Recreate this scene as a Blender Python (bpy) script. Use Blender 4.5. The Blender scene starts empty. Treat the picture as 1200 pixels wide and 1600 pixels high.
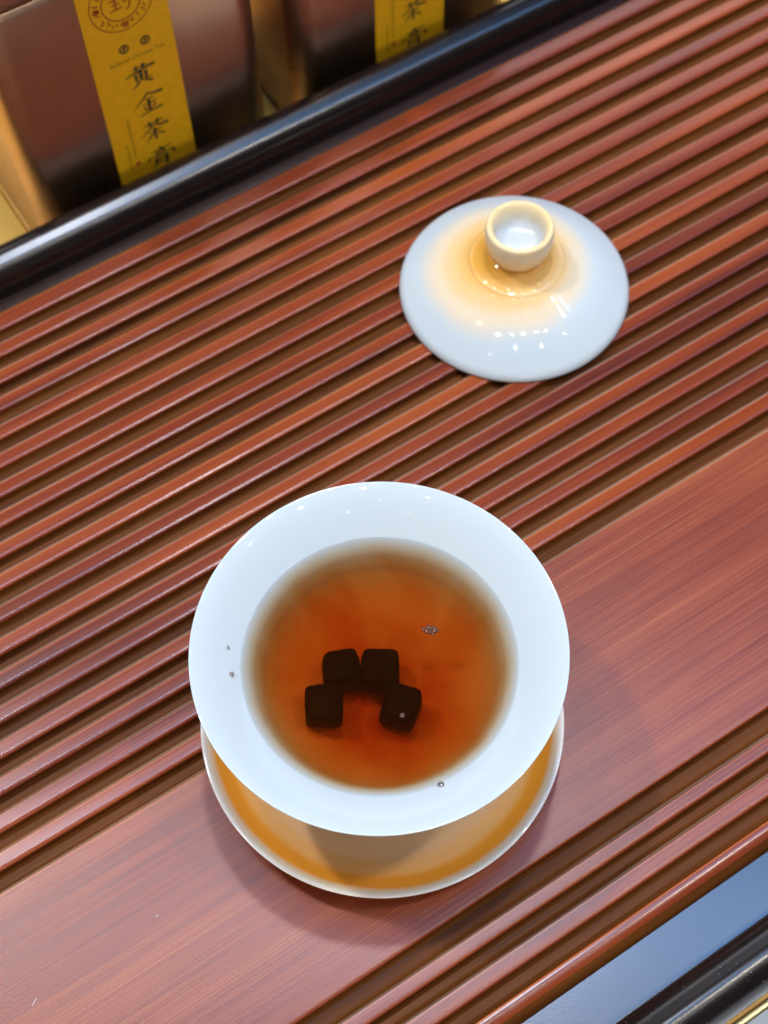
import bpy, bmesh, math, random
from mathutils import Vector, Matrix, noise

# ------------------------------------------------------------------ camera
S = 0.001                                   # the scene is measured in mm
FOCAL, PITCH, ROLL, HEIGHT, AZ = 2218.75, math.radians(61.81), math.radians(-1.89), 402.43, math.radians(58.88)
scene = bpy.context.scene
col = scene.collection
_rt = Vector((math.sin(AZ), -math.cos(AZ), 0))
_fh = Vector((math.cos(AZ), math.sin(AZ), 0))
_fw = _fh * math.cos(PITCH) + Vector((0, 0, -math.sin(PITCH)))
_up = _rt.cross(_fw)
_r2 = _rt * math.cos(ROLL) + _up * math.sin(ROLL)
_u2 = _up * math.cos(ROLL) - _rt * math.sin(ROLL)
cam_data = bpy.data.cameras.new("camera")
cam = bpy.data.objects.new("camera", cam_data)
col.objects.link(cam)
M = Matrix((_r2, _u2, -_fw)).transposed().to_4x4()
M.translation = Vector((0, 0, HEIGHT * S))
cam.matrix_world = M
cam_data.sensor_fit = 'VERTICAL'
cam_data.sensor_height = 36.0
cam_data.lens = FOCAL / 1600 * 36.0
cam_data.clip_start = 0.01
cam_data.clip_end = 50
cam_data.dof.use_dof = True
cam_data.dof.focus_distance = 0.372
cam_data.dof.aperture_fstop = 15.0
scene.camera = cam

# ------------------------------------------------------------------ light
scene.view_settings.view_transform = 'Standard'
scene.view_settings.look = 'None'
scene.view_settings.exposure = -0.06
scene.view_settings.gamma = 1.0
world = bpy.data.worlds.new("World")
scene.world = world
world.use_nodes = True
bg = world.node_tree.nodes["Background"]
bg.inputs[0].default_value = (0.95, 0.95, 1.0, 1)
bg.inputs[1].default_value = 0.06
scene.cycles.use_denoising = True
scene.cycles.max_bounces = 10
scene.cycles.transparent_max_bounces = 24
scene.cycles.volume_bounces = 3
scene.cycles.caustics_reflective = False
scene.cycles.caustics_refractive = False


def floor_pos(r, f, z):
    """r metres to the camera's right, f metres ahead, z metres up"""
    p = _rt * r + _fh * f
    return Vector((p.x, p.y, z))


def ceiling_lamp(name, loc, power, colour, size, size_y=None, tilt=0.0):
    d = bpy.data.lights.new(name, 'AREA')
    d.energy = power
    d.color = colour
    if size_y:
        d.shape = 'RECTANGLE'
        d.size, d.size_y = size, size_y
    else:
        d.shape = 'DISK'
        d.size = size
    o = bpy.data.objects.new(name, d)
    col.objects.link(o)
    o.location = loc
    o.rotation_euler = (tilt, 0, AZ - math.pi / 2)
    return o


# the shop's ceiling: one long bluish panel overhead, a plainer one farther on, and rows of small downlights
ceiling_lamp("ceiling_panel", floor_pos(0.45, 0.51, 2.0), 24, (0.14, 0.45, 1.0), 2.4, 0.38)
ceiling_lamp("far_ceiling_panel", floor_pos(-0.3, 2.75, 2.1), 40, (0.88, 0.90, 1.0), 3.6, 1.0)
ceiling_lamp("rear_fill_panel", floor_pos(0.0, -3.4, 1.5), 42, (1.0, 0.96, 0.92), 3.6, 0.8, tilt=math.radians(90))  # unseen panel added behind the viewer to light slat edges and tin labels
WARM, NEUTRAL = (1.0, 0.91, 0.78), (0.97, 0.97, 1.0)
for r, f, p, size, c in [(-0.33, -0.42, .75, .065, NEUTRAL), (0.0, -0.39, .75, .065, NEUTRAL), (0.28, -0.36, .75, .065, WARM), (0.62, -0.32, .75, .065, NEUTRAL), (0.85, -0.29, .75, .065, NEUTRAL),
                         (0.32, 0.02, .7, .06, WARM), (0.40, 0.02, .7, .06, WARM), (0.32, -0.08, .7, .06, WARM), (0.40, -0.08, .7, .06, WARM),
                         (-0.7, 0.0, .3, .04, WARM), (1.3, 0.2, .3, .04, WARM), (-0.6, -0.9, .3, .04, WARM), (1.5, -0.4, .3, .04, WARM), (0.1, -0.8, .3, .04, WARM), (0.8, -0.75, .3, .04, WARM),
                         (1.2, -1.3, .12, .035, NEUTRAL), (0.5, -1.75, .12, .035, NEUTRAL), (-0.1, -1.5, .12, .035, NEUTRAL), (-0.7, -1.9, .12, .035, NEUTRAL), (-1.3, -1.2, .12, .035, NEUTRAL),
                         (0.76, 0.12, 9.0, .09, WARM), (-0.45, 0.44, 4.0, .09, WARM), (0.05, 0.57, 11.5, .08, NEUTRAL), (-0.88, 0.62, 19.0, .10, (0.95, 0.93, 0.90))]:  # the last one is added to brighten the golden table at back left
    ceiling_lamp("downlight", floor_pos(r, f, 1.85), p, c, size)

# ------------------------------------------------------------------ materials
def new_mat(name):
    m = bpy.data.materials.new(name)
    m.use_nodes = True
    nt = m.node_tree
    b = nt.nodes["Principled BSDF"]
    return m, nt, b


def N(nt, t, **kw):
    n = nt.nodes.new(t)
    for k, v in kw.items():
        setattr(n, k, v)
    return n


def ramp(nt, stops, interp='LINEAR'):
    r = N(nt, 'ShaderNodeValToRGB')
    cr = r.color_ramp
    cr.interpolation = interp
    while len(cr.elements) < len(stops):
        cr.elements.new(0.5)
    for e, (p, c) in zip(cr.elements, stops):
        e.position = p
        e.color = (*c, 1) if len(c) == 3 else c
    return r


def math_node(nt, op, a, b=None):
    n = N(nt, 'ShaderNodeMath', operation=op)
    for i, v in enumerate((a, b)):
        if v is None:
            continue
        if isinstance(v, (int, float)):
            n.inputs[i].default_value = v
        else:
            nt.links.new(v, n.inputs[i])
    return n.outputs[0]


def mix_rgb(nt, fac, a, b, blend='MIX'):
    n = N(nt, 'ShaderNodeMix', data_type='RGBA', blend_type=blend)
    for sock, v in ((n.inputs[0], fac), (n.inputs[6], a), (n.inputs[7], b)):
        if isinstance(v, (int, float)):
            sock.default_value = v
        elif isinstance(v, tuple):
            sock.default_value = (*v, 1)
        else:
            nt.links.new(v, sock)
    return n.outputs[2]


def wood_mat(name, dark, mid, light, rough=0.34, spread=0.25, grain=1.0, coat=0.0, bump=0.12, spec=0.5, streak_w=0.62):
    m, nt, b = new_mat(name)
    L = nt.links
    tc = N(nt, 'ShaderNodeTexCoord')
    oi = N(nt, 'ShaderNodeObjectInfo')
    off = N(nt, 'ShaderNodeVectorMath', operation='MULTIPLY_ADD')
    L.new(oi.outputs['Random'], off.inputs[0])
    off.inputs[1].default_value = (3.1, 7.3, 5.7)
    L.new(tc.outputs['Object'], off.inputs[2])

    def noise(scale, detail, rgh=0.6):
        mp = N(nt, 'ShaderNodeMapping')
        mp.inputs['Scale'].default_value = scale
        L.new(off.outputs[0], mp.inputs[0])
        n = N(nt, 'ShaderNodeTexNoise')
        n.inputs['Scale'].default_value = 1.0
        n.inputs['Detail'].default_value = detail
        n.inputs['Roughness'].default_value = rgh
        L.new(mp.outputs[0], n.inputs['Vector'])
        return n.outputs['Fac']
    fine = noise((11, 2100, 1300), 5, .7)           # pores along the grain
    streak = noise((5, 190, 140), 5, .62)
    patch = noise((6, 26, 20), 3)
    f = math_node(nt, 'ADD', math_node(nt, 'MULTIPLY', fine, 0.42 * grain), math_node(nt, 'MULTIPLY', streak, streak_w))
    f = math_node(nt, 'ADD', f, math_node(nt, 'MULTIPLY', patch, 0.5))
    f = math_node(nt, 'SUBTRACT', f, 0.27 + 0.21 * (grain - 1) + 0.5 * (streak_w - 0.62))
    f = math_node(nt, 'ADD', math_node(nt, 'MULTIPLY', math_node(nt, 'SUBTRACT', f, 0.5), 1.25), 0.5)
    rnd = math_node(nt, 'MULTIPLY', math_node(nt, 'SUBTRACT', oi.outputs['Random'], 0.5), spread)
    f = math_node(nt, 'ADD', f, rnd)
    r = ramp(nt, [(0.22, dark), (0.5, mid), (0.78, light)])
    L.new(f, r.inputs[0])
    L.new(r.outputs[0], b.inputs['Base Color'])
    rr = math_node(nt, 'ADD', math_node(nt, 'MULTIPLY', fine, 0.22), rough - 0.11)
    L.new(rr, b.inputs['Roughness'])
    b.inputs['Specular IOR Level'].default_value = spec
    if coat:
        b.inputs['Coat Weight'].default_value = coat
        b.inputs['Coat Roughness'].default_value = 0.18
    # fine lacquer speckle
    mp = N(nt, 'ShaderNodeMapping')
    mp.inputs['Scale'].default_value = (1400, 1700, 1500)
    L.new(off.outputs[0], mp.inputs[0])
    sp = N(nt, 'ShaderNodeTexNoise')
    sp.inputs['Scale'].default_value = 1.0
    sp.inputs['Detail'].default_value = 2
    L.new(mp.outputs[0], sp.inputs['Vector'])
    h = math_node(nt, 'ADD', fine, math_node(nt, 'MULTIPLY', sp.outputs['Fac'], 0.8))
    bp = N(nt, 'ShaderNodeBump')
    bp.inputs['Strength'].default_value = bump
    bp.inputs['Distance'].default_value = 0.0002
    L.new(h, bp.inputs['Height'])
    L.new(bp.outputs[0], b.inputs['Normal'])
    return m


MAT_SLAT = wood_mat("red_bamboo", (0.090, 0.017, 0.012), (0.235, 0.038, 0.011), (0.36, 0.074, 0.015), rough=0.22, spread=0.23, spec=0.42, bump=0.015)
MAT_BOARD = wood_mat("red_bamboo_board", (0.12, 0.021, 0.010), (0.245, 0.042, 0.014), (0.39, 0.100, 0.030), rough=0.31, spread=0.0, bump=0.2, grain=2.4, streak_w=0.30, spec=0.40)
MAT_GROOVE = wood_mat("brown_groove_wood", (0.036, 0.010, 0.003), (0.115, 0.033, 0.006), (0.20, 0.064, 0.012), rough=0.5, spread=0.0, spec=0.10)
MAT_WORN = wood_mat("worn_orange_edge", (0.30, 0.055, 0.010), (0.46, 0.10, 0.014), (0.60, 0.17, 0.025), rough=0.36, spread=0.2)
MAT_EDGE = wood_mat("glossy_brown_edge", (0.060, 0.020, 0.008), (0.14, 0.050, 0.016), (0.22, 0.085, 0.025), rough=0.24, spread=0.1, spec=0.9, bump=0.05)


def lacquer():
    m, nt, b = new_mat("black_lacquer")
    tc = N(nt, 'ShaderNodeTexCoord')
    n = N(nt, 'ShaderNodeTexNoise')
    n.inputs['Scale'].default_value = 160
    n.inputs['Detail'].default_value = 4
    nt.links.new(tc.outputs['Object'], n.inputs['Vector'])
    r = ramp(nt, [(0.3, (0.006, 0.004, 0.004)), (0.75, (0.014, 0.007, 0.006))])
    nt.links.new(n.outputs['Fac'], r.inputs[0])
    nt.links.new(r.outputs[0], b.inputs['Base Color'])
    b.inputs['Roughness'].default_value = 0.24
    bp = N(nt, 'ShaderNodeBump')
    bp.inputs['Strength'].default_value = 0.05
    bp.inputs['Distance'].default_value = 0.0005
    nt.links.new(n.outputs['Fac'], bp.inputs['Height'])
    nt.links.new(bp.outputs[0], b.inputs['Normal'])
    return m


MAT_RAIL = lacquer()


def glaze(name, stops, rmax, wobble=0.06, rough=0.06, shift=(0, 0), base_stops_abs=True):
    """porcelain whose glaze colour runs with the distance from the pot's own axis"""
    m, nt, b = new_mat(name)
    L = nt.links
    tc = N(nt, 'ShaderNodeTexCoord')
    sub = N(nt, 'ShaderNodeVectorMath', operation='SUBTRACT')
    sub.inputs[1].default_value = (shift[0] * S, shift[1] * S, 0)
    L.new(tc.outputs['Object'], sub.inputs[0])
    fl = N(nt, 'ShaderNodeVectorMath', operation='MULTIPLY')
    fl.inputs[1].default_value = (1, 1, 0)
    L.new(sub.outputs[0], fl.inputs[0])
    ln = N(nt, 'ShaderNodeVectorMath', operation='LENGTH')
    L.new(fl.outputs[0], ln.inputs[0])
    n = N(nt, 'ShaderNodeTexNoise')
    n.inputs['Scale'].default_value = 45
    n.inputs['Detail'].default_value = 3
    L.new(tc.outputs['Object'], n.inputs['Vector'])
    f = math_node(nt, 'MULTIPLY', ln.outputs['Value'], 1 / (rmax * S))
    f = math_node(nt, 'ADD', f, math_node(nt, 'MULTIPLY', math_node(nt, 'SUBTRACT', n.outputs['Fac'], 0.5), wobble))
    r = ramp(nt, [(p / rmax, c) for p, c in stops], 'EASE')
    L.new(f, r.inputs[0])
    L.new(r.outputs[0], b.inputs['Base Color'])
    b.inputs['Roughness'].default_value = rough
    b.inputs['Specular IOR Level'].default_value = 0.5
    n2 = N(nt, 'ShaderNodeTexNoise')
    n2.inputs['Scale'].default_value = 90
    n2.inputs['Detail'].default_value = 2
    L.new(tc.outputs['Object'], n2.inputs['Vector'])
    bp = N(nt, 'ShaderNodeBump')
    bp.inputs['Strength'].default_value = 0.06
    bp.inputs['Distance'].default_value = 0.0012
    L.new(n2.outputs['Fac'], bp.inputs['Height'])
    L.new(bp.outputs[0], b.inputs['Normal'])
    return m


WHITE = (0.61, 0.68, 0.695)
MAT_BOWL = glaze("white_porcelain", [(0, WHITE), (50, WHITE)], 50, 0)
MAT_WET = glaze("porcelain_under_tea", [(0, WHITE), (50, WHITE)], 50, 0, rough=0.5)
MAT_WET.node_tree.nodes["Principled BSDF"].inputs['Specular IOR Level'].default_value = 0.02
MAT_LID = glaze("lid_glaze", [(0, (0.86, 0.42, 0.07)), (10, (0.88, 0.44, 0.07)), (14, (0.90, 0.52, 0.16)), (19, (0.90, 0.60, 0.28)),
                              (24, (0.84, 0.69, 0.48)), (32, WHITE)], 40, 0.16, shift=(-2.0, 2.5))
MAT_KNOB = glaze("knob_glaze", [(0, (0.58, 0.62, 0.64)), (7.4, (0.58, 0.61, 0.62)), (8.8, (0.88, 0.70, 0.42)), (10.0, (0.92, 0.66, 0.32)), (10.9, (0.93, 0.72, 0.40)), (11.6, (0.93, 0.80, 0.56))], 12, 0.05)
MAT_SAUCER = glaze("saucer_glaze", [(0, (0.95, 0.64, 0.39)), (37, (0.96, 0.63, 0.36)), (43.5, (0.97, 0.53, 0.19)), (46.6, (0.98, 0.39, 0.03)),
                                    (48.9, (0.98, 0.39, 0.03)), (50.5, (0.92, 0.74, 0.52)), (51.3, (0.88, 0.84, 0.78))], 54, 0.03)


def tea_mat():
    m = bpy.data.materials.new("red_tea")
    m.use_nodes = True
    nt = m.node_tree
    L = nt.links
    nt.nodes.clear()
    out = N(nt, 'ShaderNodeOutputMaterial')
    tr = N(nt, 'ShaderNodeBsdfTransparent')
    gl = N(nt, 'ShaderNodeBsdfGlossy')
    gl.inputs['Roughness'].default_value = 0.015
    fr = N(nt, 'ShaderNodeFresnel')
    fr.inputs['IOR'].default_value = 1.33
    mx = N(nt, 'ShaderNodeMixShader')
    L.new(fr.outputs[0], mx.inputs[0])
    L.new(tr.outputs[0], mx.inputs[1])
    L.new(gl.outputs[0], mx.inputs[2])
    L.new(mx.outputs[0], out.inputs['Surface'])
    # swirls of stronger tea coming off the dissolving cubes
    tc = N(nt, 'ShaderNodeTexCoord')
    nz = N(nt, 'ShaderNodeTexNoise')
    nz.inputs['Scale'].default_value = 38
    nz.inputs['Detail'].default_value = 3
    nz.inputs['Distortion'].default_value = 2.2
    L.new(tc.outputs['Object'], nz.inputs['Vector'])
    rp = ramp(nt, [(0.3, (0.85,) * 3), (0.72, (1.35,) * 3)])
    L.new(nz.outputs['Fac'], rp.inputs[0])
    ab = N(nt, 'ShaderNodeVolumeAbsorption')
    ab.inputs['Color'].default_value = (0.915, 0.63, 0.23, 1)
    L.new(math_node(nt, 'MULTIPLY', rp.outputs[0], 212.0), ab.inputs['Density'])
    sc = N(nt, 'ShaderNodeVolumeScatter')
    sc.inputs['Color'].default_value = (0.95, 0.42, 0.02, 1)
    sc.inputs['Density'].default_value = 6.0
    # red wisps hang round the cubes
    ds = N(nt, 'ShaderNodeVectorMath', operation='DISTANCE')
    L.new(tc.outputs['Object'], ds.inputs[0])
    ds.inputs[1].default_value = (-0.003, -0.006, 0.036)
    fall = ramp(nt, [(0.0, (1,) * 3), (0.30, (0.9,) * 3), (1.0, (0,) * 3)], 'EASE')
    L.new(math_node(nt, 'MULTIPLY', ds.outputs['Value'], 1 / 0.025), fall.inputs[0])
    nw = N(nt, 'ShaderNodeTexNoise')
    nw.inputs['Scale'].default_value = 75
    nw.inputs['Detail'].default_value = 4
    nw.inputs['Distortion'].default_value = 3.0
    L.new(tc.outputs['Object'], nw.inputs['Vector'])
    rw = ramp(nt, [(0.44, (0.0,) * 3), (0.60, (1,) * 3)])
    L.new(nw.outputs['Fac'], rw.inputs[0])
    wisp = N(nt, 'ShaderNodeVolumeAbsorption')
    wisp.inputs['Color'].default_value = (0.84, 0.42, 0.3, 1)
    L.new(math_node(nt, 'MULTIPLY', math_node(nt, 'MULTIPLY', rw.outputs[0], fall.outputs[0]), 120.0), wisp.inputs['Density'])
    ad = N(nt, 'ShaderNodeAddShader')
    L.new(ab.outputs[0], ad.inputs[0])
    L.new(sc.outputs[0], ad.inputs[1])
    ad2 = N(nt, 'ShaderNodeAddShader')
    L.new(ad.outputs[0], ad2.inputs[0])
    L.new(wisp.outputs[0], ad2.inputs[1])
    L.new(ad2.outputs[0], out.inputs['Volume'])
    return m


MAT_TEA = tea_mat()


def bubble_mat():
    m = bpy.data.materials.new("bubble_film")
    m.use_nodes = True
    nt = m.node_tree
    nt.nodes.clear()
    out = N(nt, 'ShaderNodeOutputMaterial')
    tr = N(nt, 'ShaderNodeBsdfTransparent')
    tr.inputs[0].default_value = (0.97, 0.93, 0.9, 1)
    gl = N(nt, 'ShaderNodeBsdfGlossy')
    gl.inputs['Roughness'].default_value = 0.03
    lw = N(nt, 'ShaderNodeLayerWeight')
    lw.inputs['Blend'].default_value = 0.42
    mx = N(nt, 'ShaderNodeMixShader')
    nt.links.new(lw.outputs['Fresnel'], mx.inputs[0])
    nt.links.new(tr.outputs[0], mx.inputs[1])
    nt.links.new(gl.outputs[0], mx.inputs[2])
    df = N(nt, 'ShaderNodeBsdfDiffuse')
    df.inputs[0].default_value = (0.85, 0.5, 0.35, 1)
    m2 = N(nt, 'ShaderNodeMixShader')
    m2.inputs[0].default_value = 0.07
    nt.links.new(mx.outputs[0], m2.inputs[1])
    nt.links.new(df.outputs[0], m2.inputs[2])
    nt.links.new(m2.outputs[0], out.inputs['Surface'])
    return m


MAT_BUBBLE = bubble_mat()


def noisy_mat(name, a, b_, scale, rough, metal=0.0, bump=0.0, aniso=None):
    m, nt, b = new_mat(name)
    tc = N(nt, 'ShaderNodeTexCoord')
    mp = N(nt, 'ShaderNodeMapping')
    mp.inputs['Scale'].default_value = scale if isinstance(scale, tuple) else (scale,) * 3
    nt.links.new(tc.outputs['Object'], mp.inputs[0])
    n = N(nt, 'ShaderNodeTexNoise')
    n.inputs['Scale'].default_value = 1
    n.inputs['Detail'].default_value = 4
    nt.links.new(mp.outputs[0], n.inputs['Vector'])
    r = ramp(nt, [(0.3, a), (0.7, b_)])
    nt.links.new(n.outputs['Fac'], r.inputs[0])
    nt.links.new(r.outputs[0], b.inputs['Base Color'])
    b.inputs['Roughness'].default_value = rough
    b.inputs['Metallic'].default_value = metal
    if bump:
        bp = N(nt, 'ShaderNodeBump')
        bp.inputs['Strength'].default_value = bump
        bp.inputs['Distance'].default_value = 0.0005
        nt.links.new(n.outputs['Fac'], bp.inputs['Height'])
        nt.links.new(bp.outputs[0], b.inputs['Normal'])
    return m


MAT_CUBE = noisy_mat("dark_tea_paste", (0.004, 0.002, 0.001), (0.012, 0.005, 0.002), 700, 0.6, bump=0.4)
MAT_CUBE.node_tree.nodes['Principled BSDF'].inputs['Specular IOR Level'].default_value = 0.02
MAT_TIN = noisy_mat("bronze_tin", (0.54, 0.35, 0.245), (0.60, 0.39, 0.275), 60, 0.33, metal=1.0)
MAT_LABEL = noisy_mat("yellow_label_paper", (0.80, 0.40, 0.003), (0.88, 0.46, 0.005), 300, 0.55)
MAT_INK = noisy_mat("black_ink", (0.03, 0.026, 0.012), (0.05, 0.04, 0.015), 900, 0.6)
MAT_GREYINK = noisy_mat("thin_grey_ink", (0.15, 0.10, 0.01), (0.20, 0.13, 0.012), 900, 0.6)
MAT_RED = noisy_mat("red_seal_ink", (0.36, 0.075, 0.006), (0.44, 0.12, 0.006), 700, 0.6)
MAT_STAMP = noisy_mat("red_stamp_ink", (0.40, 0.03, 0.005), (0.48, 0.05, 0.006), 700, 0.6)
MAT_PLANK = noisy_mat("golden_plank", (0.88, 0.46, 0.07), (0.96, 0.60, 0.14), (12, 3, 12), 0.45)
MAT_TRIM = noisy_mat("brass_trim", (0.50, 0.40, 0.18), (0.58, 0.46, 0.22), 80, 0.3, metal=0.7)
MAT_LEDGE = noisy_mat("dark_ledge_lacquer", (0.020, 0.009, 0.008), (0.036, 0.015, 0.012), 1500, 0.22, bump=0.035)
MAT_LEDGE.node_tree.nodes['Principled BSDF'].inputs['Specular IOR Level'].default_value = 0.85
MAT_WHITE = noisy_mat("white_panel", (0.78, 0.78, 0.76), (0.83, 0.83, 0.81), 60, 0.4)
MAT_LINT = noisy_mat("white_lint", (0.75, 0.75, 0.74), (0.85, 0.85, 0.84), 900, 0.8)


# ------------------------------------------------------------------ builders
def tag(o, label=None, cat=None, group=None, kind=None):
    if label: o["label"] = label
    if cat: o["category"] = cat
    if group: o["group"] = group
    if kind: o["kind"] = kind
    return o


def empty(name, loc):
    o = bpy.data.objects.new(name, None)
    o.empty_display_size = 0.02
    col.objects.link(o)
    o.location = Vector(loc) * S
    return o


def mesh_obj(name, verts, faces, mats, parent=None, loc=(0, 0, 0), smooth=None, midx=None):
    me = bpy.data.meshes.new(name)
    me.from_pydata([Vector(v) * S for v in verts], [], faces)
    mats = mats if isinstance(mats, (list, tuple)) else [mats]
    for m in mats:
        me.materials.append(m)
    if midx:
        me.polygons.foreach_set("material_index", midx)
    bm = bmesh.new()
    bm.from_mesh(me)
    bmesh.ops.recalc_face_normals(bm, faces=bm.faces)
    bm.to_mesh(me)
    bm.free()
    if smooth is not None:
        me.polygons.foreach_set("use_smooth", [True] * len(me.polygons))
        if smooth < 180:
            me.set_sharp_from_angle(angle=math.radians(smooth))
    me.update()
    o = bpy.data.objects.new(name, me)
    col.objects.link(o)
    o.location = Vector(loc) * S
    if parent:
        o.parent = parent
    return o


def spline(pts, n=6):
    """Catmull-Rom through the profile points"""
    out = []
    P = [pts[0]] + list(pts) + [pts[-1]]
    for i in range(1, len(P) - 2):
        p0, p1, p2, p3 = P[i - 1:i + 3]
        for k in range(n):
            t = k / n
            out.append(tuple(0.5 * ((2 * p1[j]) + (-p0[j] + p2[j]) * t + (2 * p0[j] - 5 * p1[j] + 4 * p2[j] - p3[j]) * t * t
                                    + (-p0[j] + 3 * p1[j] - 3 * p2[j] + p3[j]) * t ** 3) for j in range(2)))
    out.append(tuple(pts[-1]))
    return out


def lathe(name, profile, mat, parent=None, loc=(0, 0, 0), seg=160, wob=0.0):
    verts, faces = [], []
    rings = []
    for r, z in profile:
        if r < 1e-4:
            rings.append([len(verts)])
            verts.append((0, 0, z))
        else:
            ids = []
            for k in range(seg):
                a = 2 * math.pi * k / seg
                rr = r * (1 + wob * math.sin(3 * a + 0.7) + wob * 0.6 * math.sin(2 * a))
                ids.append(len(verts))
                verts.append((rr * math.cos(a), rr * math.sin(a), z))
            rings.append(ids)
    for a, b in zip(rings[:-1], rings[1:]):
        for k in range(seg):
            k2 = (k + 1) % seg
            if len(a) == 1 and len(b) == 1:
                continue
            if len(a) == 1:
                faces.append((a[0], b[k], b[k2]))
            elif len(b) == 1:
                faces.append((a[k], a[k2], b[0]))
            else:
                faces.append((a[k], a[k2], b[k2], b[k]))
    return mesh_obj(name, verts, faces, mat, parent, loc, smooth=180)


def extrude_x(name, section, x0, x1, mats, parent=None, seg=1, seg_mats=None, jitter=0.0, seed=0, caps=True, smooth=40):
    """a cross-section in (y, z) swept along x; seg_mats gives the material of each side strip"""
    rnd = random.Random(seed)
    y0 = section[0][0]
    n = len(section)
    verts, faces, mi = [], [], []
    oy = [0.0, 0.0]
    for i in range(seg + 1):
        x = x0 + (x1 - x0) * i / seg
        jy, jz = rnd.uniform(-jitter, jitter), rnd.uniform(-jitter, jitter) * 0.5
        for (y, z) in section:
            verts.append((x, y - y0 + jy, z + (jz if z > -2 else 0)))
    for i in range(seg):
        for k in range(n - 1):
            a = i * n + k
            faces.append((a, a + 1, a + n + 1, a + n))
            mi.append(seg_mats[k] if seg_mats else 0)
        faces.append((i * n + n - 1, i * n, (i + 1) * n, (i + 1) * n + n - 1))
        mi.append(0)
    if caps:
        faces.append(tuple(range(n)))
        mi.append(0)
        faces.append(tuple(range(seg * n, seg * n + n)))
        mi.append(0)
    return mesh_obj(name, verts, faces, mats, parent, (0, y0, 0), smooth=smooth, midx=mi)


def box(name, lo, hi, mat, parent=None, bevel=0.0, segs=2):
    c = [(a + b) / 2 for a, b in zip(lo, hi)]
    bm = bmesh.new()
    bmesh.ops.create_cube(bm, size=1)
    for v in bm.verts:
        v.co = Vector([v.co[i] * (hi[i] - lo[i]) for i in range(3)])
    if bevel:
        bmesh.ops.bevel(bm, geom=list(bm.edges), offset=bevel, segments=segs, affect='EDGES', profile=0.5)
    verts = [tuple(v.co) for v in bm.verts]
    bm.verts.ensure_lookup_table()
    faces = [tuple(v.index for v in f.verts) for f in bm.faces]
    bm.free()
    return mesh_obj(name, verts, faces, mat, parent, c, smooth=35)


# ------------------------------------------------------------------ table
X0, X1 = -300, 620
TABLE_Z = -26.0
tab = empty("tabletop", (0, 0, TABLE_Z))
tag(tab, kind="structure")
# planks run away from the viewer; one joint passes left of the first tin
joints = [-420, -250, -90, 70.5, 230, 390, 550, 700]
for a, b in zip(joints[:-1], joints[1:]):
    o = box("plank", (a + .35, 2.4, -18), (b - .35, 900, 0), MAT_PLANK, tab, bevel=0.5)
o = box("trim_strip", (-420, .4, -18), (700, 2.2, .8), MAT_TRIM, tab, bevel=0.4)
o = box("front_panel", (-420, -160, -18), (700, .2, -.2), MAT_WHITE, tab, bevel=0.3)

# ------------------------------------------------------------------ tea tray
tray = empty("tea_tray", (0, 0, 0))
tag(tray, "long reddish brown slatted bamboo tea tray with a raised black rim", "tea tray")
PITCH_MM = 10.05
FLOOR = -3.3


def slat_section(y0, y1, edge=1.05):
    """near side: softly crowned, then a crisp corner; far side: a worn line and a glossy eased edge; both run down into the groove floor"""
    s = [(y0 - 1.5, FLOOR - .3), (y0 - 1.1, FLOOR + .06), (y0 - .55, FLOOR + .35), (y0 - .15, FLOOR + .95), (y0, FLOOR + 1.7),
         (y0, -.95), (y0 + .03, -.58), (y0 + .12, -.37), (y0 + .35, -.172), (y0 + .70, -.077), (y0 + 1.05, -.019), (y0 + 1.4, 0),
         (y1 - edge - .35, 0), (y1 - edge - .1, -.004), (y1 - edge + .60, -.145), (y1 - .28, -.22), (y1 - .09, -.42), (y1, -.7), (y1, -1.2),
         (y1, FLOOR + 1.7), (y1 + .2, FLOOR + .9), (y1 + .7, FLOOR + .35), (y1 + 1.3, FLOOR + .06), (y1 + 1.8, FLOOR - .3)]
    mats = [0] * (len(s) - 1)
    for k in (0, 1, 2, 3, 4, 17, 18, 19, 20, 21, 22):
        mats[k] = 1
    mats[12] = 2
    for k in (13, 14, 15, 16):
        mats[k] = 3
    return s, mats


for k in range(18):
    y0 = 147.15 + PITCH_MM * k
    w = 5.85 if k < 17 else 7.2
    s, mats = slat_section(y0, y0 + w)
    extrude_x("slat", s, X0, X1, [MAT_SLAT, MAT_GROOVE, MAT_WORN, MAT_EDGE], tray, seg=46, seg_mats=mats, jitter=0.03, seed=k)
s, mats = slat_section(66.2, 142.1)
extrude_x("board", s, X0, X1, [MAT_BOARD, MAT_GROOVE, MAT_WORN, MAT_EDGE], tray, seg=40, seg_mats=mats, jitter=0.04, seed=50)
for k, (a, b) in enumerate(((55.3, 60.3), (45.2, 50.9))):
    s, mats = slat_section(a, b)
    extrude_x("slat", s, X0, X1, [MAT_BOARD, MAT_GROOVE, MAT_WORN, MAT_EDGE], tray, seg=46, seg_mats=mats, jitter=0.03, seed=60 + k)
# front nosing slat, rounded down to the ledge
s = [(33.2, -4.5), (33.4, -3.6), (34.0, -2.5), (34.9, -1.5), (36.0, -.7), (37.2, -.2), (38.2, 0), (39.3, 0), (39.65, -.1), (39.9, -.5),
     (39.95, FLOOR + 1.5), (40.5, FLOOR + .5), (41.5, FLOOR + .05), (42, FLOOR - .3)]
mats = [0] * (len(s) - 1)
for k in (7, 8): mats[k] = 2
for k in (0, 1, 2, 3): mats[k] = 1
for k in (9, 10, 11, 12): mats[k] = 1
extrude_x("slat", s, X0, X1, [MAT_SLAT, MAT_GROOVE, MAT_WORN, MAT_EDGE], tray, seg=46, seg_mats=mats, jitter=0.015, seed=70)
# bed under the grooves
extrude_x("tray_bed", [(38, FLOOR - 8), (38, FLOOR), (324, FLOOR), (324, FLOOR - 8)], X0, X1, MAT_GROOVE, tray)
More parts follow.
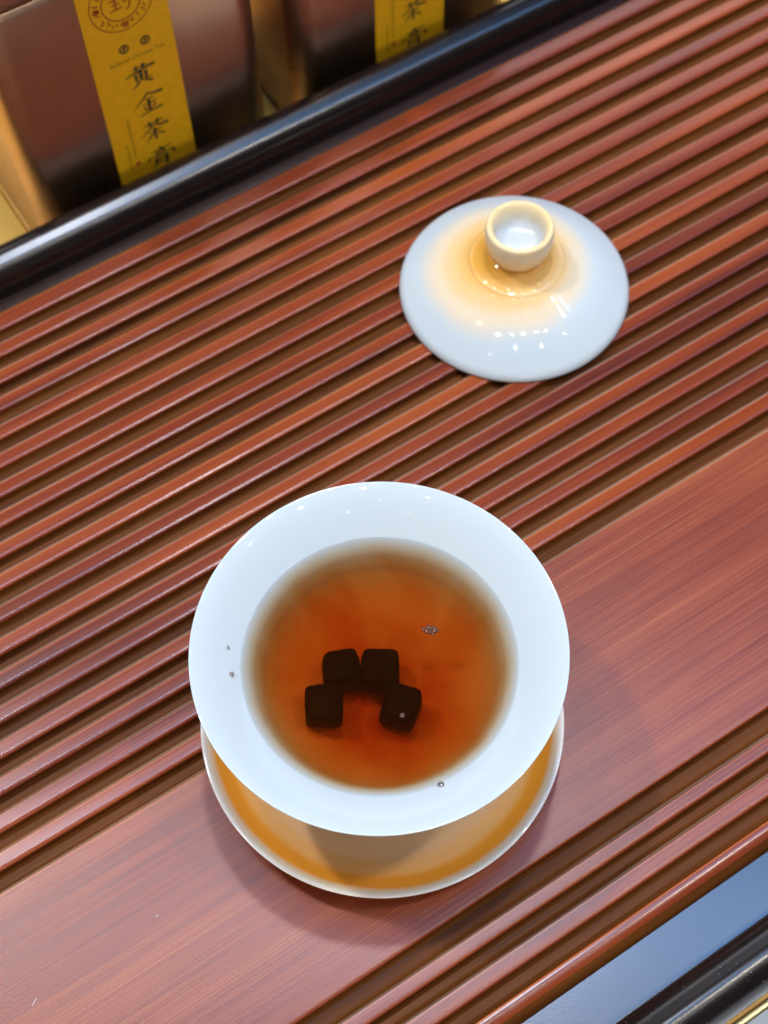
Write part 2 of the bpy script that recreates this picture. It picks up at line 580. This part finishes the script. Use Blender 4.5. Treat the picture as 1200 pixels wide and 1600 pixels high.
# ledges and rims
extrude_x("ledge", [(18.5, -14), (18.5, -4.1), (33.8, -4.1), (33.8, -14)], X0, X1, MAT_LEDGE, tray)
extrude_x("ledge", [(324.4, -14), (324.4, -1.3), (324.7, -1.0), (331, -1.0), (331, -14)], X0, X1, MAT_LEDGE, tray)


def rail_section(inner, sgn, base):
    pr = spline([(0.0, base), (0.05, 2.0), (0.4, 5.6), (1.2, 8.2), (3.2, 10.2), (5.6, 11.2), (8.2, 11.9), (11.8, 11.0), (14.4, 8.3), (15.7, 5.0), (16, 1.0)], 3)
    pr.append((16, TABLE_Z + .4))
    pr.append((0, TABLE_Z + .4))
    return [(inner + sgn * u, z) for u, z in pr]


extrude_x("rim", rail_section(19.5, -1, -4.4), X0 - 16, X1 + 16, MAT_RAIL, tray, smooth=60)
extrude_x("rim", rail_section(330.2, 1, -1.2), X0 - 16, X1 + 16, MAT_RAIL, tray, smooth=60)
for sx, xe in ((-1, X0), (1, X1)):
    sec = rail_section(0, 1, -4.4)
    verts, faces = [], []
    n = len(sec)
    for y in (19.6, 330.1):
        for u, z in sec:
            verts.append((xe + sx * u, y, z))
    for k in range(n):
        faces.append((k, (k + 1) % n, n + (k + 1) % n, n + k))
    mesh_obj("rim", verts, faces, MAT_RAIL, tray, smooth=60)

# ------------------------------------------------------------------ saucer, bowl, tea
BX, BY = 72.6, 125.1
saucer = lathe("saucer", spline([(0, .9), (22, .9), (24.2, .9), (24.8, 0.05), (26.4, 0.0), (27.4, .9), (34, 2.0), (41.5, 4.1), (47.6, 7.2), (51.4, 10.7), (52.5, 12.2),
                                 (52.3, 12.6), (51.6, 12.5), (50.6, 11.6), (48.9, 9.9), (45.6, 7.5), (41, 5.8), (34, 4.5), (25, 3.7), (22.5, 3.3), (21.5, 2.6), (18, 2.5), (0, 2.5)], 5),
               MAT_SAUCER, None, (BX - _fh.x * 2.2, BY - _fh.y * 2.2, 0))
tag(saucer, "round saucer with orange glazed inside and white edge under the full tea bowl", "saucer")
BOWL_IN = [(49.75, 57.6), (48.9, 57.25), (46.6, 55.9), (43.6, 53.7), (40.7, 51.3), (38.2, 49.1), (36.2, 47.2), (34.4, 44.9), (32.8, 41.8), (30.6, 37.8), (27, 34.4), (21, 32.4), (10, 31.8), (0, 31.8)]
bowl = lathe("tea_bowl", spline([(0, 7.0), (14.5, 6.5), (15.6, 3.0), (16.3, 2.55), (17.6, 2.55), (18.2, 3.2), (18.4, 7), (22, 11), (28, 18), (32.5, 26), (35.2, 34), (36.8, 41), (38.4, 46.3),
                                 (41.5, 50.8), (45.5, 54.4), (48.9, 56.6), (49.9, 57.2)] + BOWL_IN, 6), [MAT_BOWL, MAT_WET], None, (BX, BY, 0), seg=200, wob=0.0006)
for p in bowl.data.polygons:                  # the wall below the tea meets liquid, not air
    if p.center.z < 48.2 * S and p.normal.z > 0 and p.center.z > 31 * S:
        p.material_index = 1
tag(bowl, "white porcelain tea bowl with a wide flared lip standing on the orange saucer", "tea bowl")
TEA_Z = 48.3
prof = [(0, TEA_Z), (20, TEA_Z), (37.9, TEA_Z)]
inner = [p for p in spline(BOWL_IN, 6) if p[1] < TEA_Z]
prof += [(r + .35 if r > 1 else r, z - .35) for r, z in inner]
prof[-1] = (0, prof[-1][1])
tea = lathe("tea", prof, MAT_TEA, None, (BX, BY, 0), seg=200)
tea.data.set_sharp_from_angle(angle=math.radians(30))
tag(tea, "clear amber brown tea filling the white porcelain bowl", "tea")

# ------------------------------------------------------------------ tea cubes
def cube(cx, cy, size, rot, label, seed, taper=0.06, z0=33.0):
    rnd = random.Random(seed)
    bm = bmesh.new()
    bmesh.ops.create_cube(bm, size=1)
    for v in bm.verts:
        k = 1 - taper * (v.co.z + .5)
        v.co = Vector((v.co.x * size[0] * k, v.co.y * size[1] * k, v.co.z * size[2]))
        v.co += Vector([rnd.uniform(-.8, .8), rnd.uniform(-.8, .8), rnd.uniform(-.5, .5)])
    bmesh.ops.subdivide_edges(bm, edges=list(bm.edges), cuts=7, use_grid_fill=True)
    for _ in range(6):
        bmesh.ops.smooth_vert(bm, verts=list(bm.verts), factor=0.5, use_axis_x=True, use_axis_y=True, use_axis_z=True)
    for v in bm.verts:
        n3 = noise.noise_vector(v.co * .45 + Vector((seed * 3.1, 0, 0)))
        v.co += n3 * .22 + noise.noise_vector(v.co * 1.6) * .07
    bm.verts.index_update()
    verts = [tuple(v.co) for v in bm.verts]
    faces = [tuple(v.index for v in f.verts) for f in bm.faces]
    bm.free()
    o = mesh_obj("tea_cube", verts, faces, MAT_CUBE, None, (cx, cy, z0 + size[2] / 2), smooth=180)
    o.rotation_euler = (0, 0, rot)
    return tag(o, label, "tea cube", "dark tea paste cubes in the bowl")


CAMROT = AZ - math.pi / 2
CUBES = [(64.0, 131.0, (10.9, 10.9, 10.8), CAMROT + .08, "dark tea paste cube at the upper left of the four in the tea"),
         (72.4, 124.6, (10.9, 10.5, 10.6), CAMROT - .06, "dark tea paste cube at the upper right of the four, right of the narrow gap"),
         (54.0, 124.0, (10.4, 10.2, 10.4), CAMROT - .02, "dark tea paste cube with rounded corners lying farthest left in the tea"),
         (71.0, 112.2, (10.4, 11.0, 10.8), CAMROT - .30, "dark tilted tea paste cube at the lower right under one bubble")]
for i, (x, y, sz, rot, lab) in enumerate(CUBES):
    up_ = (0.8, 1.5, 2.0, 2.5)[i]
    cube(x + _fh.x * up_, y + _fh.y * up_, sz, rot, lab, 11 + i)

# ------------------------------------------------------------------ bubbles
def bubble_mesh(r):
    bm = bmesh.new()
    bmesh.ops.create_uvsphere(bm, u_segments=20, v_segments=12, radius=r)
    bm.verts.index_update()
    v = [tuple(a.co) for a in bm.verts]
    f = [tuple(a.index for a in q.verts) for q in bm.faces]
    bm.free()
    return v, f


v, f = bubble_mesh(.62)
foam = empty("foam_cluster", (88.7, 125.3, TEA_Z))
tag(foam, "small cluster of clear foam bubbles floating right of the tea cubes", "foam")
for dx, dy, r in ((-1.5, .2, .62), (-.75, -.3, .75), (-.2, .55, .55), (.25, -.7, .6), (.5, .25, .8), (1.3, -.1, .95), (2.2, -.35, .5), (-.3, 1.5, .35), (.9, -1.1, .45)):
    v, f = bubble_mesh(r)
    q = _rt * dx + _fh * dy
    mesh_obj("bubble", v, f, MAT_BUBBLE, foam, (q.x, q.y, r * .25), smooth=180)
for (x, y, z, r, lab) in ((67.2, 87.6, 49.0, .85, "single clear bubble at the tea's near edge against the white lip"),
                          (69.3, 108.9, TEA_Z, .72, "single clear bubble floating over the lowest dark tea cube"),
                          (37.3, 142.5, 50.8, .6, "tiny clear droplet on the left inside of the white bowl lip, the lower of two"),
                          (40.0, 149.5, 51.2, .5, "tiny clear droplet on the left inside of the white bowl lip, the upper of two")):
    v, f = bubble_mesh(r)
    tag(mesh_obj("bubble", v, f, MAT_BUBBLE, None, (x, y, z), smooth=180), lab, "bubble", "single bubbles on the tea and bowl")

# ------------------------------------------------------------------ lid
LX, LY = 197.9, 234.8
LID_OUT = [(40.1, 0.7), (39.9, 1.5), (38.9, 2.9), (36.4, 4.8), (32.5, 7.55), (28, 10.3), (23.5, 12.45), (19.6, 14.25), (17.3, 15.35), (16.5, 15.8), (15.9, 16.3), (14.9, 16.6), (12.8, 17.9), (11.0, 19.6), (9.4, 20.9), (0, 21.1)]
LID_IN = [(0, 13.8), (12, 13.2), (18, 11.8), (24, 9.3), (31, 5.9), (36, 2.9), (38.4, 1.0), (39.2, 0.25), (39.9, 0.25), (40.1, .7)]
lid = lathe("bowl_lid", spline(LID_IN + LID_OUT[1:], 5), MAT_LID, None, (LX, LY, 0))
tag(lid, "white domed porcelain lid with orange sprayed centre resting on the slats", "lid")
lathe("knob", spline([(9.2, 20.6), (9.5, 21.1), (10.2, 22.0), (10.9, 23.8), (11.35, 26.8), (11.6, 29.8), (11.5, 31.5), (11.1, 32.9), (10.3, 33.3), (9.4, 32.9), (8.7, 31.6),
                      (8.3, 29.8), (7.8, 27.0), (6.3, 25.2), (3.5, 24.4), (0, 24.2)], 5), MAT_KNOB, lid, (0, 0, 0), seg=96)

# ------------------------------------------------------------------ tea tins
def stroke(verts, faces, pts, widths):
    """a brush stroke: a tapering ribbon with rounded ends in (x, y)"""
    P = [Vector(p) for p in pts]
    dense, W = [], []
    for i in range(len(P) - 1):
        n = 6
        for k in range(n + (i == len(P) - 2)):
            t = k / n
            dense.append(P[i].lerp(P[i + 1], t))
            W.append(widths[i] * (1 - t) + widths[i + 1] * t)
    b = len(verts)
    for i, p in enumerate(dense):
        d = (dense[min(i + 1, len(dense) - 1)] - dense[max(i - 1, 0)]).normalized()
        nrm = Vector((-d.y, d.x))
        e = 0.55 if i in (0, len(dense) - 1) else 1.0
        verts.append(p + nrm * W[i] * .5 * e)
        verts.append(p - nrm * W[i] * .5 * e)
    for i in range(len(dense) - 1):
        a = b + 2 * i
        faces.append((a, a + 1, a + 3, a + 2))


CH = {
 'huang': [([(24, 85), (76, 89)], (4, 6)), ([(38, 98), (40, 74)], (9, 5)), ([(62, 100), (60, 74)], (10, 5)), ([(0, 60), (20, 68), (60, 76), (100, 80)], (3, 6, 7, 11)),
           ([(32, 62), (34, 28)], (8, 6)), ([(32, 62), (68, 65)], (4, 5)), ([(68, 66), (66, 28)], (9, 7)), ([(34, 46), (66, 49)], (4, 5)), ([(34, 29), (84, 30)], (4, 6)),
           ([(50, 76), (50, 30)], (9, 8)), ([(42, 26), (30, 12), (14, 0)], (7, 6, 2)), ([(60, 25), (70, 18), (84, 10)], (4, 7, 8))],
 'jin': [([(54, 100), (30, 74), (0, 46)], (8, 6, 2)), ([(48, 96), (70, 88), (100, 84)], (4, 8, 12)), ([(36, 68), (68, 72)], (4, 6)), ([(26, 48), (76, 52)], (4, 6)),
         ([(50, 70), (50, 12)], (9, 9)), ([(32, 38), (40, 22)], (4, 9)), ([(70, 40), (60, 24)], (8, 4)), ([(12, 6), (50, 12), (92, 16)], (4, 6, 9))],
 'cha': [([(16, 83), (86, 88)], (4, 6)), ([(36, 98), (38, 72)], (9, 5)), ([(64, 100), (62, 72)], (10, 5)), ([(50, 78), (28, 56), (2, 38)], (8, 6, 2)),
         ([(50, 76), (72, 66), (100, 64)], (4, 9, 11)), ([(28, 44), (74, 48)], (4, 6)), ([(50, 62), (50, 2)], (10, 7)), ([(42, 36), (30, 20), (14, 8)], (7, 5, 2)), ([(58, 34), (70, 24), (82, 20)], (4, 7, 8))],
 'gao': [([(50, 100), (53, 88)], (5, 9)), ([(16, 84), (90, 89)], (4, 7)), ([(36, 80), (37, 68)], (7, 5)), ([(36, 80), (64, 81)], (4, 5)), ([(64, 81), (62, 68)], (7, 5)), ([(37, 69), (63, 70)], (4, 4)),
         ([(12, 66), (4, 48)], (5, 9)), ([(12, 63), (90, 67)], (4, 6)), ([(90, 67), (98, 52), (84, 50)], (7, 7, 2)), ([(32, 52), (30, 22), (18, 0)], (8, 7, 3)),
         ([(32, 52), (68, 53)], (4, 5)), ([(68, 53), (67, 8), (58, 4)], (10, 9, 3)), ([(32, 38), (67, 39)], (4, 4)), ([(31, 24), (67, 25)], (4, 4))],
 'feng': [([(8, 82), (46, 84)], (6, 6)), ([(2, 64), (50, 66)], (6, 6)), ([(10, 46), (46, 48)], (6, 6)), ([(0, 24), (52, 28)], (6, 7)), ([(27, 94), (27, 25)], (8, 8)),
          ([(56, 68), (100, 72)], (6, 6)), ([(80, 94), (82, 30), (74, 14), (60, 12)], (7, 7, 6, 3)), ([(60, 52), (68, 40)], (5, 9))],
}
LABEL_T = 0.25
FRONT = 352.0


def printed(name, verts2, faces, mat, parent, lift, px=0.0):
    """flat print a hair proud of the label's face (label coordinates: x right, z up)"""
    vs = [(x, -lift, z) for x, z in verts2]
    return mesh_obj(name, vs, faces, mat, parent, (0, -LABEL_T, 0))


def char_print(key, cx, cz, w, h, mat, parent, name="brush_character", shear=0.0):
    v, f = [], []
    for pts, ws in CH[key]:
        stroke(v, f, [(p[0], p[1]) for p in pts], [q * 1.15 for q in ws])
    vv = [(cx + (p[0] - 50) / 100 * w, cz + (p[1] - 50) / 100 * h) for p in v]
    # overlapping strokes lie on slightly different levels so that no two faces share a plane
    o_v = []
    k = 0
    for j, (pts, ws) in enumerate(CH[key]):
        cnt = 2 * (6 * (len(pts) - 1) + 1)
        for q in vv[k:k + cnt]:
            o_v.append((q[0], -(.03 + .004 * j), q[1]))
        k += cnt
    return mesh_obj(name, o_v, f, mat, parent, (0, -LABEL_T, 0))


def ring(verts, faces, cx, cz, r0, r1, n=48):
    b = len(verts)
    for k in range(n):
        a = 2 * math.pi * k / n
        for r in (r0, r1):
            verts.append((cx + r * math.cos(a), cz + r * math.sin(a)))
    for k in range(n):
        k2 = (k + 1) % n
        faces.append((b + 2 * k, b + 2 * k + 1, b + 2 * k2 + 1, b + 2 * k2))


def disc(verts, faces, cx, cz, r, n=20):
    b = len(verts)
    for k in range(n):
        a = 2 * math.pi * k / n
        verts.append((cx + r * math.cos(a), cz + r * math.sin(a)))
    faces.append(tuple(range(b, b + n)))


def text_print(txt, cx, cz, height, width, mat, parent, name):
    cu = bpy.data.curves.new("print", 'FONT')
    cu.body = txt
    cu.align_x = 'CENTER'
    cu.size = 1.0
    to = bpy.data.objects.new("print", cu)
    col.objects.link(to)
    dg = bpy.context.evaluated_depsgraph_get()
    me = bpy.data.meshes.new_from_object(to.evaluated_get(dg))
    xs = [v.co.x for v in me.vertices]
    w = max(xs) - min(xs)
    vs = [(cx + v.co.x * width / w, -.035, cz + v.co.y * height) for v in me.vertices]
    fs = [tuple(p.vertices) for p in me.polygons]
    bpy.data.objects.remove(to)
    bpy.data.curves.remove(cu)
    bpy.data.meshes.remove(me)
    return mesh_obj(name, vs, fs, mat, parent, (0, -LABEL_T, 0))


def rounded_prism(name, w, d, z0, z1, rc, rb, mat, parent, taper=0.0):
    """a box tin with rounded upright corners and rolled lower and upper edges; its front face is at y = 0"""
    levels = [(z0, rb), (z0 + rb * .3, rb * .28), (z0 + rb, 0), (z1 - rb, 0), (z1 - rb * .3, rb * .28), (z1, rb)]
    verts, faces = [], []
    n_c = 8
    rings = []
    for z, ins in levels:
        ids = []
        hw, hd, r = w / 2 - ins, d / 2 - ins, max(rc - ins * .5, 1)
        for (sx, sy, a0) in ((1, 1, 0), (-1, 1, 90), (-1, -1, 180), (1, -1, 270)):
            for k in range(n_c + 1):
                a = math.radians(a0 + 90 * k / n_c)
                ids.append(len(verts))
                verts.append((sx * (hw - r) + r * math.cos(a), d / 2 + sy * (hd - r) + r * math.sin(a), z))
        rings.append(ids)
    n = len(rings[0])
    for a, b in zip(rings[:-1], rings[1:]):
        for k in range(n):
            k2 = (k + 1) % n
            faces.append((a[k], a[k2], b[k2], b[k]))
    faces.append(tuple(rings[0]))
    faces.append(tuple(rings[-1]))
    return mesh_obj(name, verts, faces, mat, parent, smooth=50)


def tin(cx, dz, label, group="brown tea tins behind the tray"):
    root = empty("tea_tin", (cx, FRONT, TABLE_Z))
    tag(root, label, "tea tin", group)
    up = -TABLE_Z
    rounded_prism("tin_body", 98, 80, 0.2, 118, 10, 3.0, MAT_TIN, root)
    rounded_prism("tin_lid", 99.4, 81.4, 118.3, 146, 10.5, 3.5, MAT_TIN, root).location = Vector((0, -.7, 0)) * S
    lx = 0.0                                      # the strip runs down the tin's middle
    lab = box("paper_label", (lx - 15.5, -LABEL_T, 9), (lx + 15.5, 0.02, 117.5), MAT_LABEL, root)
    # prints: coordinates are relative to the label's own centre
    oz = (9 + 117.5) / 2
    f = lambda X, z: (X - 120.2, z + up - oz + dz)
    lc = -LABEL_T / 2
    shift = LABEL_T * .5
    items = []
    for key, X, z in (('huang', 121.0, 46), ('jin', 121.7, 32.6), ('cha', 121.6, 19.4), ('gao', 122.0, 5.7)):
        a, b = f(X, z)
        items.append(char_print(key, a, b, 11.8, 9.8, MAT_INK, lab))
    # round seal
    v, fc = [], []
    sx, sz = f(119.7, 78.4)
    ring(v, fc, sx, sz, 11.0, 11.5)
    ring(v, fc, sx, sz, 6.7, 7.3)
    rnd = random.Random(4)
    for k in range(26):
        a = 2 * math.pi * k / 26
        r0, r1 = rnd.uniform(7.7, 8.6), rnd.uniform(9.4, 10.8)
        a1 = a + rnd.uniform(-.12, .12)
        stroke(v, fc, [(sx + r0 * math.cos(a), sz + r0 * math.sin(a)), (sx + (r0 + r1) / 2 * math.cos(a1 + .05), sz + (r0 + r1) / 2 * math.sin(a1 + .05)),
                       (sx + r1 * math.cos(a1), sz + r1 * math.sin(a1))], (rnd.uniform(.3, .7), rnd.uniform(.4, .9), .3))
    for k in range(4):
        a = -math.pi / 2 + k * math.pi / 2
        disc(v, fc, sx + 9.1 * math.cos(a), sz + 9.1 * math.sin(a), 1.3, 12)
    items.append(printed("round_seal", v, fc, MAT_RED, lab, .03))
    items.append(char_print('feng', sx, sz + .2, 9.2, 9.6, MAT_RED, lab, name="seal_character"))
    # two dark dots with a pale mark each
    v, fc = [], []
    for X in (117.1, 125.1):
        a, b = f(X, 59.7)
        ring(v, fc, a, b, 1.25, 1.9, 24)
        stroke(v, fc, [(a - .9, b + .5), (a + .9, b + .7)], (.45, .5))
        stroke(v, fc, [(a - 1.0, b - .4), (a + 1.0, b - .2)], (.45, .5))
        stroke(v, fc, [(a + .1, b + 1.2), (a - .1, b - 1.2)], (.5, .5))
    items.append(printed("round_marks", v, fc, MAT_INK, lab, .03))
    a, b = f(121.3, 54.0)
    items.append(text_print("Refined Chinese Tea", a, b, 2.3, 20.5, MAT_GREYINK, lab, "small_lettering"))
    # two columns of tiny illegible print
    v, fc = [], []
    for X, z0, z1, w in ((112.4, 29, 10.5, .95), (110.0, 18, 4.5, .95)):
        z = z0
        while z > z1:
            a, b = f(X, z)
            stroke(v, fc, [(a - w / 2, b), (a + w / 2, b + .06)], (.26, .3))
            stroke(v, fc, [(a - rnd.uniform(0, .3), b + .3), (a + rnd.uniform(-.2, .2), b - .4)], (.24, .26))
            z -= 1.05
    items.append(printed("tiny_print", v, fc, MAT_GREYINK, lab, .03))
    v, fc = [], []
    a, b = f(112.6, 7.2)
    for k, (x0, w) in enumerate(((-.95, .82), (.05, .9))):
        stroke(v, fc, [(a + x0 + w / 2, b + 1.0), (a + x0 + w / 2, b - 1.0)], (w, w))
    items.append(printed("red_stamp", v, fc, MAT_STAMP, lab, .03))
    for o in items:                               # label face sits half its thickness ahead of its centre
        o.location.y = -(LABEL_T / 2 + .01) * S
    return root


tin(120.2, 0.0, "brown metal tea tin at the left with four black characters on its yellow label")
tin(231.2, -1.6, "brown metal tea tin showing only the lower end of its yellow label")

# ------------------------------------------------------------------ specks and lint
def fibre(name, pts, r, label, cat, group=None):
    verts, faces = [], []
    P = [Vector(p) for p in pts]
    for i, p in enumerate(P):
        d = (P[min(i + 1, len(P) - 1)] - P[max(i - 1, 0)]).normalized()
        s = d.cross(Vector((0, 0, 1))).normalized()
        for k in range(5):
            a = 2 * math.pi * k / 5
            verts.append(p + s * math.cos(a) * r + Vector((0, 0, 1)) * math.sin(a) * r)
    for i in range(len(P) - 1):
        for k in range(5):
            faces.append((i * 5 + k, i * 5 + (k + 1) % 5, i * 5 + 5 + (k + 1) % 5, i * 5 + 5 + k))
    return tag(mesh_obj(name, [tuple(v) for v in verts], faces, MAT_LINT, smooth=180), label, cat, group)


def on_plane(px, py, z=0.0):
    d = _fw * FOCAL + _r2 * (px - 600) - _u2 * (py - 800)
    t = (z - HEIGHT) / d.z
    return Vector((0, 0, HEIGHT)) + d * t


random.seed(3)
p = on_plane(54, 1566)
fibre("lint_fibre", [(p.x - .9, p.y - .5, .12), (p.x, p.y + .1, .22), (p.x + 1.0, p.y + .6, .12)], .09, "short white lint fibre on the bare board in the lower left", "lint", "lint on the tray")
p = on_plane(246, 1431)
fibre("lint_fibre", [(p.x - .6, p.y + .1, .12), (p.x, p.y - .1, .2), (p.x + .5, p.y + .2, .12)], .08, "tiny white lint fibre on the board between the saucer and the lower left corner", "lint", "lint on the tray")
# dust on the near black rim and the tray: specks nobody could count
verts, faces = [], []
def speck(c, r):
    b = len(verts)
    q = random.uniform(0, 6.28)
    for k in range(3):
        a = q + k * 2.094
        verts.append((c[0] + r * random.uniform(.6, 1.5) * math.cos(a), c[1] + r * random.uniform(.5, 1.2) * math.sin(a), c[2]))
    verts.append((c[0], c[1], c[2] + r * .7))
    faces.extend([(b, b + 1, b + 2), (b, b + 1, b + 3), (b + 1, b + 2, b + 3), (b + 2, b, b + 3)])


rsec = sorted((y, z) for y, z in rail_section(19.5, -1, -4.4) if z > 3)
def rail_z(y):
    for (ya, za), (yb, zb) in zip(rsec[:-1], rsec[1:]):
        if ya <= y <= yb:
            return za + (zb - za) * (y - ya) / max(yb - ya, 1e-6)
    return 8
for _ in range(100):
    y = random.uniform(6, 18)
    speck((random.uniform(60, 150), y, rail_z(y) - .01), random.choice((.05, .06, .08, .13)))
for _ in range(60):
    speck((random.uniform(-40, 330), random.choice((random.uniform(67, 141), 147.5 + PITCH_MM * random.randint(0, 17) + random.uniform(.6, 4))), 0.0), random.choice((.06, .08, .12)))
dust = mesh_obj("dust", verts, faces, MAT_LINT)
tag(dust, "fine pale dust specks scattered on the tray and its black rim", "dust", kind="stuff")
